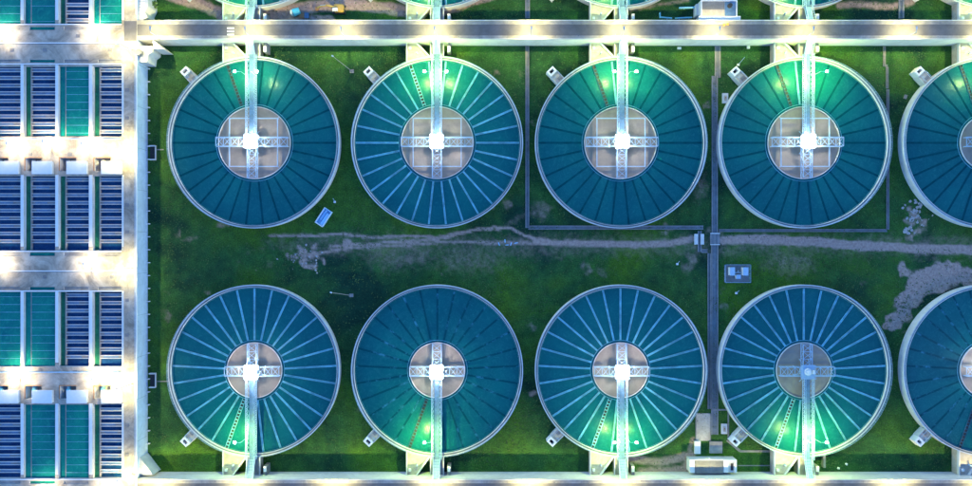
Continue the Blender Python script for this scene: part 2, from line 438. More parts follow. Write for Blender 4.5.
def m_collector(r0, r1, matn):
    mb = MB().use(matn); w = .46; top = WZ + .22
    for s_ in (-1, 1): mb.box(r0, r1, s_ * w - .06, s_ * w + .06, WZ - .5, top)
    n = int((r1 - r0) / 1.0)
    for i in range(n): x = r0 + (i + .3) * 1.0; mb.box(x, x + .28, -w + .06, w - .06, top - .06, top - .005)
    mb.use('dark').box(r0, r1, -w + .09, w - .09, WZ - .5, WZ + .03)
    return mb
def m_well(r):
    mb = MB().use('wall').lathe([(r, .8), (r, WZ + .35), (r + .16, WZ + .35), (r + .16, .8)], 96)
    mb.use('launder').lathe([(r + .75, WZ - .3), (r + .75, WZ + .08), (r + .85, WZ + .08), (r + .85, WZ - .3)], 96)
    return mb
def zig(mb, p, q, n, wdir, w, b=.07):
    p = np.array(p, float); q = np.array(q, float); wd = np.array(wdir, float) * w
    for i in range(n):
        a = p + (q - p) * i / n; c = p + (q - p) * (i + 1) / n; m_ = (a + c) / 2
        mb.bar(a, m_ + wd, b); mb.bar(m_ + wd, c, b); 
def m_truss(L, s):
    L = RO + .3
    mb = MB().use('steel')
    n = int(L / 1.35)
    for sx in (-1, 1):
        x = sx * 1.42
        mb.bar((x, 1.6 * s, BZ + 1.15), (x, L * s, BZ + 1.15), .12)
        mb.bar((x, 1.6 * s, BZ - .05), (x, L * s, BZ - .05), .12)
        mb.bar((sx * .95, 1.6 * s, BZ + 1.1), (sx * .95, L * s, BZ + 1.1), .06)
        zig(mb, (x, 1.6 * s, BZ), (x, L * s, BZ), n, (0, 0, 1), 1.15, .08)
        zig(mb, (x, 1.6 * s, BZ - .02), (x, L * s, BZ - .02), n, (-sx, 0, 0), .5, .07)
        zig(mb, (x, 1.6 * s, BZ + 1.12), (x, L * s, BZ + 1.12), n, (-sx, 0, 0), .42, .05)
    return mb
def m_ramp(L, s):
    mb = MB().use('deckplate'); a = (RO + .3) * s; b = (L - .02) * s
    mb.bar((0, a, BZ - .06), (0, b, DZ), 1.7, .12); mb.use('steel')
    n = 7
    for sx in (-1, 1):
        mb.bar((sx * 1.0, a, BZ + 1.1), (sx * 1.0, b, DZ + 1.1), .1).bar((sx * .9, a, BZ - .1), (sx * .9, b, DZ - .05), .16)
        for i in range(n): t = i / (n - 1); y = a + (b - a) * t; z = BZ + (DZ - BZ) * t; mb.bar((sx * 1.0, y, z), (sx * 1.0, y, z + 1.1), .06)
    for i in range(14): t = (i + .5) / 14; y = a + (b - a) * t; z = BZ + (DZ - BZ) * t + .02; mb.bar((-.8, y, z), (.8, y, z), .08, .05)
    return mb
def m_deck(L, s):
    L = RO + .3
    mb = MB().use('deckplate').box(-.74, .74, 0, L * s, BZ - .12, BZ)
    mb.use('ditch')
    for i in range(int(L / 1.8)):
        y = 2 + i * 1.8; mb.box(-.72, .72, y * s, (y + .06) * s, BZ, BZ + .012)
    return mb
def m_arm(L, w=1.32):                             # along +x
    mb = MB().use('steel'); z1 = BZ + .15; z0 = BZ - 1.2
    for s_ in (-1, 1):
        for z in (z0, z1): mb.bar((1.6, s_ * w, z), (L, s_ * w, z), .17)
    n = max(3, int((L - 1.6) / 1.9)); d = (L - 1.6) / n
    for i in range(n + 1):
        x = 1.6 + i * d; mb.bar((x, -w, z1), (x, w, z1), .13)
        for s_ in (-1, 1): mb.bar((x, s_ * w, z0), (x, s_ * w, z1), .1)
        if i < n:
            mb.bar((x, -w, z1 + .01), (x + d, w, z1 + .01), .1); mb.bar((x, w, z1 - .01), (x + d, -w, z1 - .01), .1)
            for s_ in (-1, 1): mb.bar((x, s_ * w, z0), (x + d, s_ * w, z1), .08)
    return mb
def m_frame():
    mb = MB().use('steel'); a = 7.1; z = WZ + .9
    for s_ in (-1, 1):
        mb.bar((-a, s_ * a, z), (a, s_ * a, z), .24); mb.bar((s_ * a, -a, z), (s_ * a, a, z), .24)
        for t in (-1, 1):
            mb.bar((s_ * (a - .1), t * a, z + .02), (s_ * (a + .1), t * 1.5, z + .3), .12)
            mb.bar((s_ * a, t * a, z), (s_ * a, t * a, WZ - .5), .18)
            mb.bar((s_ * a, t * a, z), (s_ * 10.5 * .71, t * 10.5 * .71, z - .2), .14)
    return mb
def m_turret():
    mb = MB().use('steel').box(-2.0, 2.0, -2.0, 2.0, BZ + .02, BZ + .2)
    for sx in (-1, 1):
        for z in (.6, 1.15):
            mb.bar((sx * 1.95, -1.95, BZ + z), (sx * 1.95, 1.95, BZ + z), .07); mb.bar((-1.95, sx * 1.95, BZ + z), (1.95, sx * 1.95, BZ + z), .07)
        for k in range(5): mb.bar((sx * 1.95, -1.95 + k * .975, BZ + .2), (sx * 1.95, -1.95 + k * .975, BZ + 1.15), .06)
    mb.use('white').cyl((0, 0, BZ + .2), (0, 0, BZ + .75), 1.05, .95, 24).cyl((.0, 0, BZ + .75), (0, 0, BZ + 1.3), .45, .4, 16)
    mb.box(1.1, 1.7, -.5, .5, BZ + .2, BZ + 1.1)
    mb.use('steel').cyl((0, 0, 1), (0, 0, BZ), 1.3, 1.3, 24)
    # radial stays of the drive cage
    for i in range(8):
        t = i * pi / 4 + pi / 8; mb.bar((1.2 * cos(t), 1.2 * sin(t), BZ), (3.6 * cos(t), 3.6 * sin(t), WZ + .1), .14)
    return mb
def m_mast():
    mb = MB().use('steel').cyl((0, 0, 0), (0, 0, 2.4), .07, .06, 8)
    mb.bar((-.6, 0, 2.2), (.6, 0, 2.2), .08).bar((0, -.6, 2.2), (0, .6, 2.2), .08)
    mb.use('lenscool')
    for x, y in ((-.6, 0), (.6, 0), (0, -.6), (0, .6)): mb.box(x - .22, x + .22, y - .22, y + .22, 2.0, 2.42)
    return mb
def m_edge_lamp():
    mb = MB().use('steel').cyl((0, 0, 0), (0, 0, 3.7), .06, .05, 8).bar((0, 0, 3.7), (-1.5, 0, 3.75), .07)
    mb.use('lenscool').box(-2.0, -1.45, -.24, .24, 3.6, 3.8)
    return mb
def m_chamber(s):                                 # drain chamber outside the wall, along +x
    mb = MB().use('flume')
    H = 2.1; x0 = RO - .05; x1 = RO + 5.0; w = 1.25
    mb.box(x0, x1 - 1.9, -w, w, 0, H)
    mb.use('wall').box(x0, x1 - 1.9, -w - .12, -w, 0, H + .25); mb.box(x0, x1 - 1.9, w, w + .12, 0, H + .25)
    x2 = x1 - 1.9
    mb.use('white')
    mb.box(x2, x2 + .55, -w, w, 0, H + .5); mb.box(x1 - .45, x1, -w, w, 0, H + .5)
    mb.box(x2 + .55, x1 - .45, -w, -w + .55, 0, H + .5); mb.box(x2 + .55, x1 - .45, w - .55, w, 0, H + .5)
    mb.use('dark').box(x2 + .55, x1 - .45, -w + .55, w - .55, 0, .9)
    return mb
def m_hatch():
    mb = MB().use('kerb')
    mb.box(RO + .6, RO + 1.5, -.9, .2, 2.1, 2.22)
    mb.use('steel'); mb.cyl((RO + 2.1, .55, 2.1), (RO + 2.1, .55, 3.0), .06, .06, 8)
    mb.lathe([(.28, 0), (.34, 0), (.34, .06), (.28, .06)], 16)
    k = 16 * 4; mb.v[-k:] = [(x + RO + 2.1, y + .55, z + 2.95) for x, y, z in mb.v[-k:]]
    mb.bar((RO + .2, -1.1, 3.1), (RO + 3.0, -1.1, 3.1), .06).bar((RO + .2, 1.1, 3.1), (RO + 3.0, 1.1, 3.1), .06)
    for x in (.2, 1.6, 3.0):
        for y in (-1.1, 1.1): mb.bar((RO + x, y, 2.1), (RO + x, y, 3.1), .05)
    return mb
def m_inlet(L, s, w0=-9.1, w1=-6.0, w2=-2.1):
    # flaring flume between the raised road and the tank; local y from rim to L
    def ry(x): return math.sqrt(max(0, (RO + .1) ** 2 - x * x)) * s
    y1 = (L - .02) * s
    xs = [w0 + (w2 - w0) * i / 8 for i in range(9)]
    pts = [(w0, y1), (w1, y1)] + [(x, ry(x)) for x in xs[::-1]]
    mb = MB().use('flume').prism(pts if s < 0 else pts[::-1], 0, RIMZ - .15)
    mb.use('wall')
    mb.bar((w0 + .1, y1, RIMZ), (w0 + .1, ry(w0) , RIMZ), .28, .9)
    mb.bar((w1 - .1, y1, RIMZ), (w2 - .1, ry(w2), RIMZ), .42, .9)
    # bits of equipment
    mb.use('white').box(-8.4, -7.7, (L - 1.9) * s, (L - 1.2) * s, RIMZ - .15, RIMZ + .6)
    mb.use('steel').cyl((-5.9, (L - 3.0) * s, RIMZ - .15), (-5.9, (L - 3.0) * s, RIMZ + .9), .22, .22, 10)
    mb.use('kerb').box(-8.5, -6.9, (L - 2.9) * s, (L - 2.8) * s, RIMZ - .15, RIMZ - .1)
    return mb
def m_abut(L, s):
    mb = MB().use('concrete').box(-1.9, 1.9, (RO + .14) * s, (L - .02) * s, 0, RIMZ - .05)
    mb.use('wall').box(-2.05, -1.8, (RO + .14) * s, (L - .03) * s, RIMZ - .05, RIMZ + .7); mb.box(1.8, 2.05, (RO + .14) * s, (L - .03) * s, RIMZ - .05, RIMZ + .7)
    mb.use('kerb').box(3.0, 4.0, (L - 2.8) * s, (L - .02) * s, 0, 3.0)
    mb.use('white').box(3.1, 3.9, (L - 2.7) * s, (L - 1.2) * s, 3.0, 3.5)
    return mb

def tank(cx, cy, row, col, s, L, state, wellr, N, frame, lit, edge, label):
    """state: 'light' dry launders, 'dark' drowned launders, 'foam' drowned with pale streaks"""
    t = thing('settling_tank', label, 'water tank', (cx, cy, 0), 0, 'round settling tanks')
    place('tank_wall', cached('twall', m_wall, 'tank_wall'), t)
    place('handrail', cached('trail', m_rail, 'handrail'), t)
    place('water', cached('twater', lambda: MB().use('water').disc(RO - .7, WZ), 'water'), t)
    place('weir', cached('tweir', m_weir, 'weir'), t)
    w = place('centre_well', cached(('well', wellr), lambda: m_well(wellr), 'centre_well'), t)
    place('well_water', cached(('ww', wellr), lambda: MB().use('well').disc(wellr + .02, WZ + .02), 'well_water'), w)
    ml = {'light': 'launder', 'dark': 'launder_wet', 'foam': 'launder_foam'}[state]
    top = WZ + .18 if state == 'light' else WZ + .015
    for k in range(N):
        a = (k + .5) * 2 * pi / N                  # from the bridge direction
        ang = pi / 2 * s + a * s                   # first ones fall left of the bridge
        if k == 1:
            place('collecting_trough', cached(('coll', wellr, state == 'light'), lambda: m_collector(wellr + 1.0, RO - .8, 'launder' if state == 'light' else 'ladder'), 'collecting_trough'), t, rz=ang + .02 * s)
            continue
        mm = 'launder' if k == 0 and state != 'foam' else ml
        tp = WZ + .18 if mm == 'launder' else top
        place('launder', cached(('la', wellr, mm), lambda: m_launder(wellr + .9, RO - 1.0, mm, tp), 'launder'), t, rz=ang)
    b = place('bridge', cached(('deck', L, s), lambda: m_deck(L, s), 'bridge'), t)
    place('truss', cached(('truss', L, s), lambda: m_truss(L, s), 'truss'), b)
    place('ramp', cached(('ramp', L, s), lambda: m_ramp(L, s), 'ramp'), b)
    al = wellr - .1
    for ang in (0, pi, -pi / 2 * s):
        place('cross_arm', cached(('arm', al), lambda: m_arm(al), 'cross_arm'), t, rz=ang)
    if frame: place('square_frame', cached('frame', m_frame, 'square_frame'), t)
    tu = place('drive_platform', cached('turret', m_turret, 'drive_platform'), t)
    if lit:
        place('floodlight', cached('mast', m_mast, 'floodlight'), tu, (0, 0, BZ + .2))
        light(t, (0, 0, BZ + 3.4), 150 * lit * (1.3 if s < 0 else 1), NEUT, .5)
    for sx, pw in edge:
        place('floodlight', cached('elamp', m_edge_lamp, 'floodlight'), b, (sx * 1.42, 19.3 * s, BZ + 1.1), pi if sx > 0 else 0)
        light(t, (sx * 1.62 + sx * 1.7, 19.3 * s, BZ + 4.6), 1150 * pw, (.60, 1.0, .10), .45)
    dc = place('drain_chamber', cached(('dc', s), lambda: m_chamber(s), 'drain_chamber'), t, rz=R(134) * s)
    place('valve_hatch', cached('hatch', m_hatch, 'valve_hatch'), dc)
    place('inlet_flume', cached(('inl', L, s), lambda: m_inlet(L, s), 'inlet_flume'), t)
    place('bridge_abutment', cached(('abut', L, s), lambda: m_abut(L, s), 'bridge_abutment'), t)
    return t
TXS = [P(p, 0, RIMZ)[0] for p in (253.8, 437.2, 620.8, 804.7, 989.0)]
CY1 = P(0, 142.5, RIMZ)[1]; CY2 = P(0, 370.6, RIMZ)[1]; CY0 = P(0, 8.0, RIMZ)[1] + RO
L1 = YS - CY1; L2 = CY2 - YB1; L0 = CY0 - YN
EL = [(-1, 1.0)]
st1 = [('dark', 1.0, 'drowned dark launders, nearest the filter building'), ('light', 1.0, 'pale dry launders, the only such one in its row'),
       ('dark', .8, 'drowned dark launders, third from the left'), ('dark', .8, 'drowned dark launders, fourth from the left'), ('dark', 0, 'drowned dark launders, cut by the right edge')]
for i, (st, lit, d) in enumerate(st1):
    tank(TXS[i], CY1, 1, i, 1, L1, st, 10.6 if i < 4 else 8.1, 30, i < 4, lit, [(-1, [.6, 1.0, .9, 1.2, .6][i]), (1, [.3, .9, .7, 1.3, .4][i])], 'upper round tank with ' + d)
st2 = [('light', 1.0, 'pale launders and bright centre, nearest the filter building', [(-1, 1.0)]), ('foam', 1.0, 'drowned launders, faint pale streaks on dark water', [(-1, 1.3)]),
       ('light', 1.2, 'pale launders, bright centre and green lit water, third from the left', [(-1, .8), (1, .7)]), ('light', 0, 'pale launders and unlit grey centre', [(-1, 1.0), (1, 1.0)]),
       ('foam', .7, 'almost bare dark water, cut by the right edge', [])]
for i, (st, lit, d, ed) in enumerate(st2):
    tank(TXS[i], CY2, 2, i, -1, L2, st, 8.1, 29, False, lit, ed, 'lower round tank with ' + d)
for i in range(5):
    tank(TXS[i], CY0, 0, i, -1, L0, 'light', 8.1, 29, False, 0, [(-1, 1.0)], 'round tank beyond the top road, rim edge only, %s' % TX[i])

# ------------------------------------------------------------------ filter building
def grid_slab(mb, x0, x1, y0, y1, holes, ztop, topmat, wallmat):
    xs = sorted({x0, x1, *[h[0] for h in holes], *[h[1] for h in holes]}); ys = sorted({y0, y1, *[h[2] for h in holes], *[h[3] for h in holes]})
    xs = [x for x in xs if x0 <= x <= x1]; ys = [y for y in ys if y0 <= y <= y1]
    mb.use(topmat)
    for i in range(len(xs) - 1):
        for j in range(len(ys) - 1):
            cx, cy = (xs[i] + xs[i + 1]) / 2, (ys[j] + ys[j + 1]) / 2
            if any(h[0] < cx < h[1] and h[2] < cy < h[3] for h in holes): continue
            mb.add([(xs[i], ys[j], ztop), (xs[i + 1], ys[j], ztop), (xs[i + 1], ys[j + 1], ztop), (xs[i], ys[j + 1], ztop)], [(0, 1, 2, 3)])
    mb.use(wallmat)
    for a, b, c, d, zb in holes:
        mb.add([(a, c, ztop), (b, c, ztop), (b, d, ztop), (a, d, ztop), (a, c, zb), (b, c, zb), (b, d, zb), (a, d, zb)],
               [(0, 1, 5, 4), (1, 2, 6, 5), (2, 3, 7, 6), (3, 0, 4, 7), (4, 5, 6, 7)])
def XX(px): return P(px, 0, DZ)[0]
def YY(py): return P(0, py, DZ)[1]
bldg = thing('filter_building', 'long pale concrete filter building with open basins along the left edge', 'building', (XX(40), 0, 0))
ox = XX(40)
COLX = [(-11, 20.5), (24.2, 55.2), (58.8, 88.8), (93, 121.8)]
ROWY = [(-46, 24), (66, 136.5), (176, 250.5), (292, 366.5), (404.5, 478.5)]
holes = []; cells = []
for r, (ya, yb) in enumerate(ROWY):
    for c, (xa, xb) in enumerate(COLX):
        h = (XX(xa), XX(xb), YY(yb), YY(ya), 3.6); holes.append(h); cells.append((r, c, h))
chans = []
for (ya, yb) in [(26.5, 30), (59.5, 62.5), (252.5, 256), (287, 290), (481, 484)]:
    for c, (xa, xb) in enumerate(COLX):
        holes.append((XX(xa + 5), XX(xb - .4), YY(yb), YY(ya), 5.2)); chans.append(holes[-1] + (c,))
pits = []
for (ya, yb) in [(158, 171), (386, 399)]:
    for xa in (-8, 25.5, 60, 94.5):
        holes.append((XX(xa), XX(xa + 16), YY(yb), YY(ya), 3.4)); pits.append(holes[-1])
BX0, BX1, BY0, BY1 = XX(-70), XL, YY(530), YY(-50)
mb = MB(); grid_slab(mb, BX0, BX1, BY0, BY1, holes, DZ, 'deck', 'wall')
mb.tf(0, (-ox, 0, 0)); mb.build('roof_deck', bldg)
mb = MB().use('sidewall')
mb.add([(BX1, BY0, 0), (BX1, BY1, 0), (BX1, BY1, DZ), (BX1, BY0, DZ), (BX0, BY0, 0), (BX0, BY1, 0), (BX0, BY1, DZ), (BX0, BY0, DZ)], [(0, 1, 2, 3), (4, 7, 6, 5), (0, 3, 7, 4), (1, 5, 6, 2)])
# pale parapet and coping along the open side (leaves the road mouth free)
for a, b in ((BY0, YS - 1.5), (YN + 1.5, BY1)):
    mb.use('white').box(BX1 - .22, BX1 + .1, a, b, DZ + .004, DZ + .35)
mb.use('ditch')
for k in range(14): 
    y = YY(-20) - k * 12.2; mb.box(BX1, BX1 + .012, y, y + .07, .5, DZ - .1)
mb.tf(0, (-ox, 0, 0)); mb.build('outer_wall', bldg)
# divider copings: raised white tops
for r, (ya, yb) in enumerate(ROWY):
    for (xa, xb) in ((20.9, 23.8), (55.6, 58.5), (89.2, 92.6), (122.2, 123.8)):
        MB().use('white').box(XX(xa) - ox, XX(xb) - ox, YY(yb - 4), YY(ya - 1), DZ + .004, DZ + .14).build('coping', bldg)
for y in (24.6, 64.2, 251.3, 291, 479.3):
    MB().use('white').box(XX(-11) - ox, XX(122) - ox, YY(y + .55), YY(y - .55), DZ + .146, DZ + .22).build('coping', bldg)
mb = MB().use('white')
for y in (43, 271): mb.box(XX(-60), XX(123), YY(y + .5), YY(y - .5), DZ + .004, DZ + .1)
mb.use('ditch')
for y in (43, 271): mb.box(XX(-60), XX(122.5), YY(y + 1.3), YY(y + .55), DZ + .004, DZ + .02)
for y in (180, 206, 233, 308, 352, 403, 430, 80, 110): mb.box(XX(124), XX(136), YY(y + .15), YY(y), DZ + .004, DZ + .012)
for y in (140, 374): mb.box(XX(-60), XX(124), YY(y + .15), YY(y), DZ + .004, DZ + .012)
mb.tf(0, (-ox, 0, 0)); mb.build('drain_line', bldg)
for k, (px, py) in enumerate([(127, 90), (127, 118), (127, 205), (127, 232), (127, 300), (127, 335), (127, 425), (127, 455), (45, 50), (78, 36), (110, 50), (12, 50), (45, 277), (80, 263), (112, 277), (40, 370), (75, 372), (30, 154), (70, 154)]):
    m = MB().use('kerb').box(-.55, .55, -.45, .45, .004, .12).use('rust').box(-.12, .12, -.06, .06, .12, .16)
    m.build('hatch', bldg, (XX(px) - ox, YY(py), DZ))
for k, (a, b, c, d) in enumerate([(123.9, 67, 123.9, 136), (123.9, 177, 123.9, 250), (123.9, 292, 123.9, 366), (123.9, 405, 123.9, 478), (136.2, 62, 136.2, 470)]):
    m = MB().use('steel'); x = XX(a) - ox; y0, y1 = YY(b), YY(d)
    for z in (.55, 1.05): m.bar((x, y0, DZ + z), (x, y1, DZ + z), .05)
    n = int((y0 - y1) / 2.4)
    for i in range(n + 1): yy = y0 + (y1 - y0) * i / n; m.bar((x, yy, DZ), (x, yy, DZ + 1.05), .05)
    m.build('railing', bldg)
for py in (139, 372):
    m = MB().use('steel').cyl((XX(-10) - ox, YY(py), DZ + .3), (XX(121) - ox, YY(py), DZ + .3), .2, .2, 8)
    for i in range(12): xx = XX(-6 + i * 11) - ox; m.box(xx, xx + .25, YY(py) - .25, YY(py) + .25, DZ, DZ + .3)
    m.build('pipe', bldg)
# asphalt mouth of the top road and darker lane
mb = MB().use('asphalt').box(XX(124), XX(136.6), YY(41), YY(21), DZ + .004, DZ + .02)
mb.tf(0, (-ox, 0, 0)); mb.build('road_mouth', bldg)
for i, h in enumerate(chans):
    a, b, c_, d, zb, cc = h
    m = MB().use('water_teal' if cc == 1 else 'concrete').box(a + .02 - ox, b - .02 - ox, c_ + .02, d - .02, zb, zb + (.35 if cc == 1 else .55))
    m.build('overflow_channel', bldg)
# spouts and light brackets at foot of wall, wing walls
for k in range(32):
    y = P(0, 82, 0)[1] - (k - 3) * 3.87
    m = MB().use('white').box(BX1 + .01 - ox, BX1 + .75 - ox, y - .14, y + .14, 0, .7)
    m.build('wall_bracket', bldg)
def box_px(mb, a, b, c, d, z0, z1):              # photo rectangle at height z1
    p, q = P(a, c, z1), P(b, d, z1); mb.box(p[0], q[0], q[1], p[1], z0, z1)
for py in (153, 380):
    m = MB().use('white')
    p = P(149.5, py); x0, y = BX1 + .78, p[1]
    m.box(x0, x0 + 1.7, y + 1.9, y + 2.2, 0, 1.0).box(x0, x0 + 1.7, y - 2.2, y - 1.9, 0, 1.0).box(x0 + 1.7, x0 + 1.85, y - 2.2, y + 2.2, 0, .7)
    m.use('dark').box(x0, x0 + 1.69, y - 1.89, y + 1.89, 0, .12)
    m.use('kerb').box(x0 + 1.9, x0 + (4 if py == 153 else 6.5), y + (1 if py == 153 else -.4) - .15, y + (1 if py == 153 else -.4) + .15, 0, .15)
    m.v = [(a - p[0], b - p[1], c) for a, b, c in m.v]
    o = m.build('wall_pit', None, (p[0], p[1], 0)); tag(o, '%s open pit with white sides at the foot of the filter building' % ('upper' if py == 153 else 'lower'), 'pit', 'pits along the filter building')

# wing walls / stair block
def poly_px(mb, pts, z0, z1):
    q = [P(a, b, z1) for a, b in pts]; mb.prism(q[::-1], z0, z1)
m = MB().use('wall'); poly_px(m, [(153, 40), (164, 49), (153, 49)], 0, 5.7)
tag(m.build('wing_wall'), 'white triangular wing wall under the left end of the top road', 'wall')
m = MB().use('wall'); poly_px(m, [(137.4, 46), (152, 46), (152, 52), (148, 55), (147, 62), (137.4, 62)], 0, 5.2)
m.use('kerb').cyl((*P(138, 52, 6.6), 5.2), (*P(138, 52, 6.6), 6.6), .9, .9, 20)
m.use('ditch').cyl((*P(138, 52, 6.6), 6.6), (*P(138, 52, 6.6), 6.62), .6, .6, 20)
m.use('white')
for k in range(7): box_px(m, 140 + k * 1.6, 141.2 + k * 1.6, 47, 51, 5.2 - .0, 5.24 + .02 * k)
tag(m.build('stair_block'), 'pale stair block with round hatch in the corner below the road mouth', 'stairs')
m = MB().use('wall'); poly_px(m, [(137.4, -8), (147, -8), (148, 6), (145, 12), (147, 17), (140, 22), (137.4, 22)], 0, 5.3)
m.use('white')
for k in range(6): box_px(m, 139, 145, -4 + k * 3, -2.4 + k * 3, 5.3, 5.34 + .02 * k)
tag(m.build('stair_block'), 'bright white stair block in the corner above the road mouth', 'stairs')
m = MB().use('wall'); poly_px(m, [(137.4, 456), (140, 458), (153, 475), (137.4, 475)], 0, 4.6)
tag(m.build('wing_wall'), 'pale splayed wing wall at the bottom right corner of the filter building', 'wall')

# filter basins
STATE = {(0, 0): 1, (0, 1): 1, (0, 2): 0, (0, 3): 1, (1, 2): 1, (3, 0): 1, (3, 1): 1, (4, 1): 1, (4, 2): 1}
RN = ['top', 'second', 'third', 'fourth', 'bottom']; CN = ['at the left edge', 'second from left', 'third from left', 'nearest the side wall']
for r, c, (xa, xb, ya, yb, zb) in cells:
    full = STATE.get((r, c), 0)
    lab = ('full filter basin of teal water' if full else 'drained filter basin with pale troughs over dark water') + ', %s row, %s' % (RN[r], CN[c])
    cx, cy = (xa + xb) / 2, (ya + yb) / 2
    t = thing('filter_basin', lab, 'basin', (cx, cy, zb), 0, 'filter basins of the building')
    gx = xa + 1.7
    top = 5.45
    x0, x1, y0, y1 = xa - cx + .02, xb - cx - .02, ya - cy + .02, yb - cy - .02; g = gx - cx
    wl = top + .0 - zb if full else 4.85 - zb
    MB().use('water_teal' if full else 'water_blue').add([(g + .16, y0, wl), (x1, y0, wl), (x1, y1, wl), (g + .16, y1, wl)], [(0, 1, 2, 3)]) 
    q = MB().use('water_teal' if full else 'water_blue'); q.add([(g + .08, y0, wl), (x1, y0, wl), (x1, y1, wl), (g + .08, y1, wl)], [(0, 1, 2, 3)]); q.build('bed_water', t)
    wg = wl - .02 if full else wl + .25
    q = MB().use('water_teal' if full else 'water_gul'); q.add([(x0, y0, wg), (g - .08, y0, wg), (g - .08, y1, wg), (x0, y1, wg)], [(0, 1, 2, 3)]); q.build('gullet_water', t)
    MB().use('concrete').box(g - .1, g + .1, y0, y1, 0, top - zb + (.035 if full else .1)).build('gullet_wall', t)
    n = 9; pitch = 7.72 * G * .969
    start = y1 - (1.0 if r not in (4,) else 1.6)
    for k in range(n):
        yk = start - k * pitch
        if yk - .5 < y0: break
        if full:
            if r == 0 and c == 1 and k % 2: continue
            w = .42; m = MB().use('launder')
            lz = top - zb + .03
            for s_ in (-1, 1): m.box(g + .1, x1, yk + s_ * w - .045, yk + s_ * w + .045, lz - .4, lz if s_ < 0 else lz - .06)
        else:
            w = .42; m = MB().use('wall'); lz = top - zb
            for s_ in (-1, 1): m.box(g + .1, x1, yk + s_ * w - .08, yk + s_ * w + .08, lz - .5, lz if s_ > 0 else lz - .05)
            m.use('kerb').box(g + .1, x1, yk - w + .08, yk + w - .08, lz - .5, lz - .25)
            q0 = g + .4 + random.random(); m.use('deckplate').box(q0, min(x1 - .2, q0 + random.uniform(3, 6)), yk - w + .2, yk + w - .2, lz - .25, lz - .2)
        m.build('wash_trough', t)
# valve pits with frames, blue actuators and white covers
for i, (xa, xb, ya, yb, zb) in enumerate(pits):
    up = i < 4; cx, cy = (xa + xb) / 2, (ya + yb) / 2
    t = thing('valve_pit', 'open valve pit with rusty frame on the %s bright walkway, %s' % ('upper' if up else 'lower', CN[i % 4]), 'valve pit', (cx, cy, DZ), 0, 'valve pits on the walkways')
    hx, hy = (xb - xa) / 2, (yb - ya) / 2
    m = MB().use('rust')
    m.box(-hx - .1, hx + .1, hy, hy + .25, .004, .14).box(-hx - .25, -hx, -hy, hy + .25, .004, .14)
    m.build('pit_frame', t)
    m = MB().use('bluepipe' if not up else 'flume').cyl((-hx + 1.8, -hy + .3, -1.4), (-hx + 1.8, hy - .3, -1.4), .55, .55, 14); m.build('pipe', t)
    m = MB().use('teal_paint' if not up else 'rust').cyl((-hx + 2.3, 0, -1.2), (-hx + 2.3, 0, -.1), .4, .4, 12).box(-hx + 1.8, -hx + 2.8, -.5, .9, -.4, -.05); m.build('valve_actuator', t)
    m = MB().use('wall').box(-hx + 2.6, hx + 3.6, -hy - .9, hy - 1.15, .01, .85); m.use('white').box(-hx + 2.5, hx + 3.7, -hy - 1.0, hy - 1.05, .85, 1.0)
    m.build('cover_box', t)
# lamps of the filter building
BL = [(131, 152, 1500, 'beside the upper bright walkway, by the side wall'), (131, 384, 1500, 'beside the lower bright walkway, by the side wall'), (131, 50, 1100, 'just below the road mouth'),
      (131, 268, 1000, 'on the side lane halfway down'), (131, 0, 400, 'above the road mouth'), (131, 474, 1100, 'at the bottom end of the side lane')]
for px, py, pw, d in BL:
    x, y = XX(px), YY(py)
    street_lamp(x, y, DZ, R(180), pw * 1.0, 'lit lamp on the filter building ' + d, arm=.7, group='lamps on the filter building', cone=176)
for px, py, pw, d in [(98, 34, 1300, 'between the top two basin rows, right'), (2, 36, 1300, 'between the top two basin rows, left'), (17, 148, 1500, 'on the upper bright walkway, left end'),
                      (52, 146, 1300, 'on the upper bright walkway, second'), (90, 148, 1500, 'on the upper bright walkway, third'),
                      (92, 266, 1100, 'between the middle basin rows, right'), (0, 266, 1000, 'between the middle basin rows, left'),
                      (20, 378, 1500, 'on the lower bright walkway, left end'), (100, 378, 1500, 'on the lower bright walkway, right'), (48, 492, 900, 'below the bottom row'), (110, 492, 900, 'below the bottom row, right')]:
    x, y = XX(px), YY(py)
    street_lamp(x, y, DZ, R(90), pw * .6, 'lit lamp ' + d, H=4.0, arm=.5, group='lamps on the filter building', cone=166, col=(1, .82, .46))

# ------------------------------------------------------------------ ditches
def ditch(pts, w, label, kerb='kerb', floor='ditch', kw=.3, h=.28):
    q = [P(a, b) for a, b in pts]; mb = MB()
    for i in range(len(q) - 1):
        (ax, ay), (bx, by) = q[i], q[i + 1]
        hz = abs(bx - ax) > abs(by - ay); hw = w / 2
        if hz:
            x0, x1 = min(ax, bx) - hw, max(ax, bx) + hw
            if i > 0: 
                if ax < bx: x0 = ax + hw + kw
                else: x1 = ax - hw - kw
            mb.use(floor).box(x0, x1, ay - hw, ay + hw, -.1, .05 + .004 * i)
            mb.use(kerb).box(x0, x1, ay - hw - kw, ay - hw, -.1, h + .004 * i).box(x0, x1, ay + hw, ay + hw + kw, -.1, h + .004 * i)
        else:
            y0, y1 = min(ay, by) - hw, max(ay, by) + hw
            if i > 0:
                if ay < by: y0 = ay + hw + kw
                else: y1 = ay - hw - kw
            mb.use(floor).box(ax - hw, ax + hw, y0, y1, -.1, .05 + .004 * i)
            mb.use(kerb).box(ax - hw - kw, ax - hw, y0, y1, -.1, h + .004 * i).box(ax + hw, ax + hw + kw, y0, y1, -.1, h + .004 * i)
    x0, y0 = q[0]; mb.v = [(a - x0, b - y0, c) for a, b, c in mb.v]
    tag(mb.build('drain_ditch', None, (x0, y0, 0)), label, 'ditch', 'concrete drain ditches in the grass')
ditch([(717.5, 47), (717.5, 76)], 1.1, 'short offset ditch leaving the top road between third and fourth tanks')
ditch([(714.5, 78), (714.5, 236)], 1.2, 'straight ditch running down between the third and fourth upper tanks')
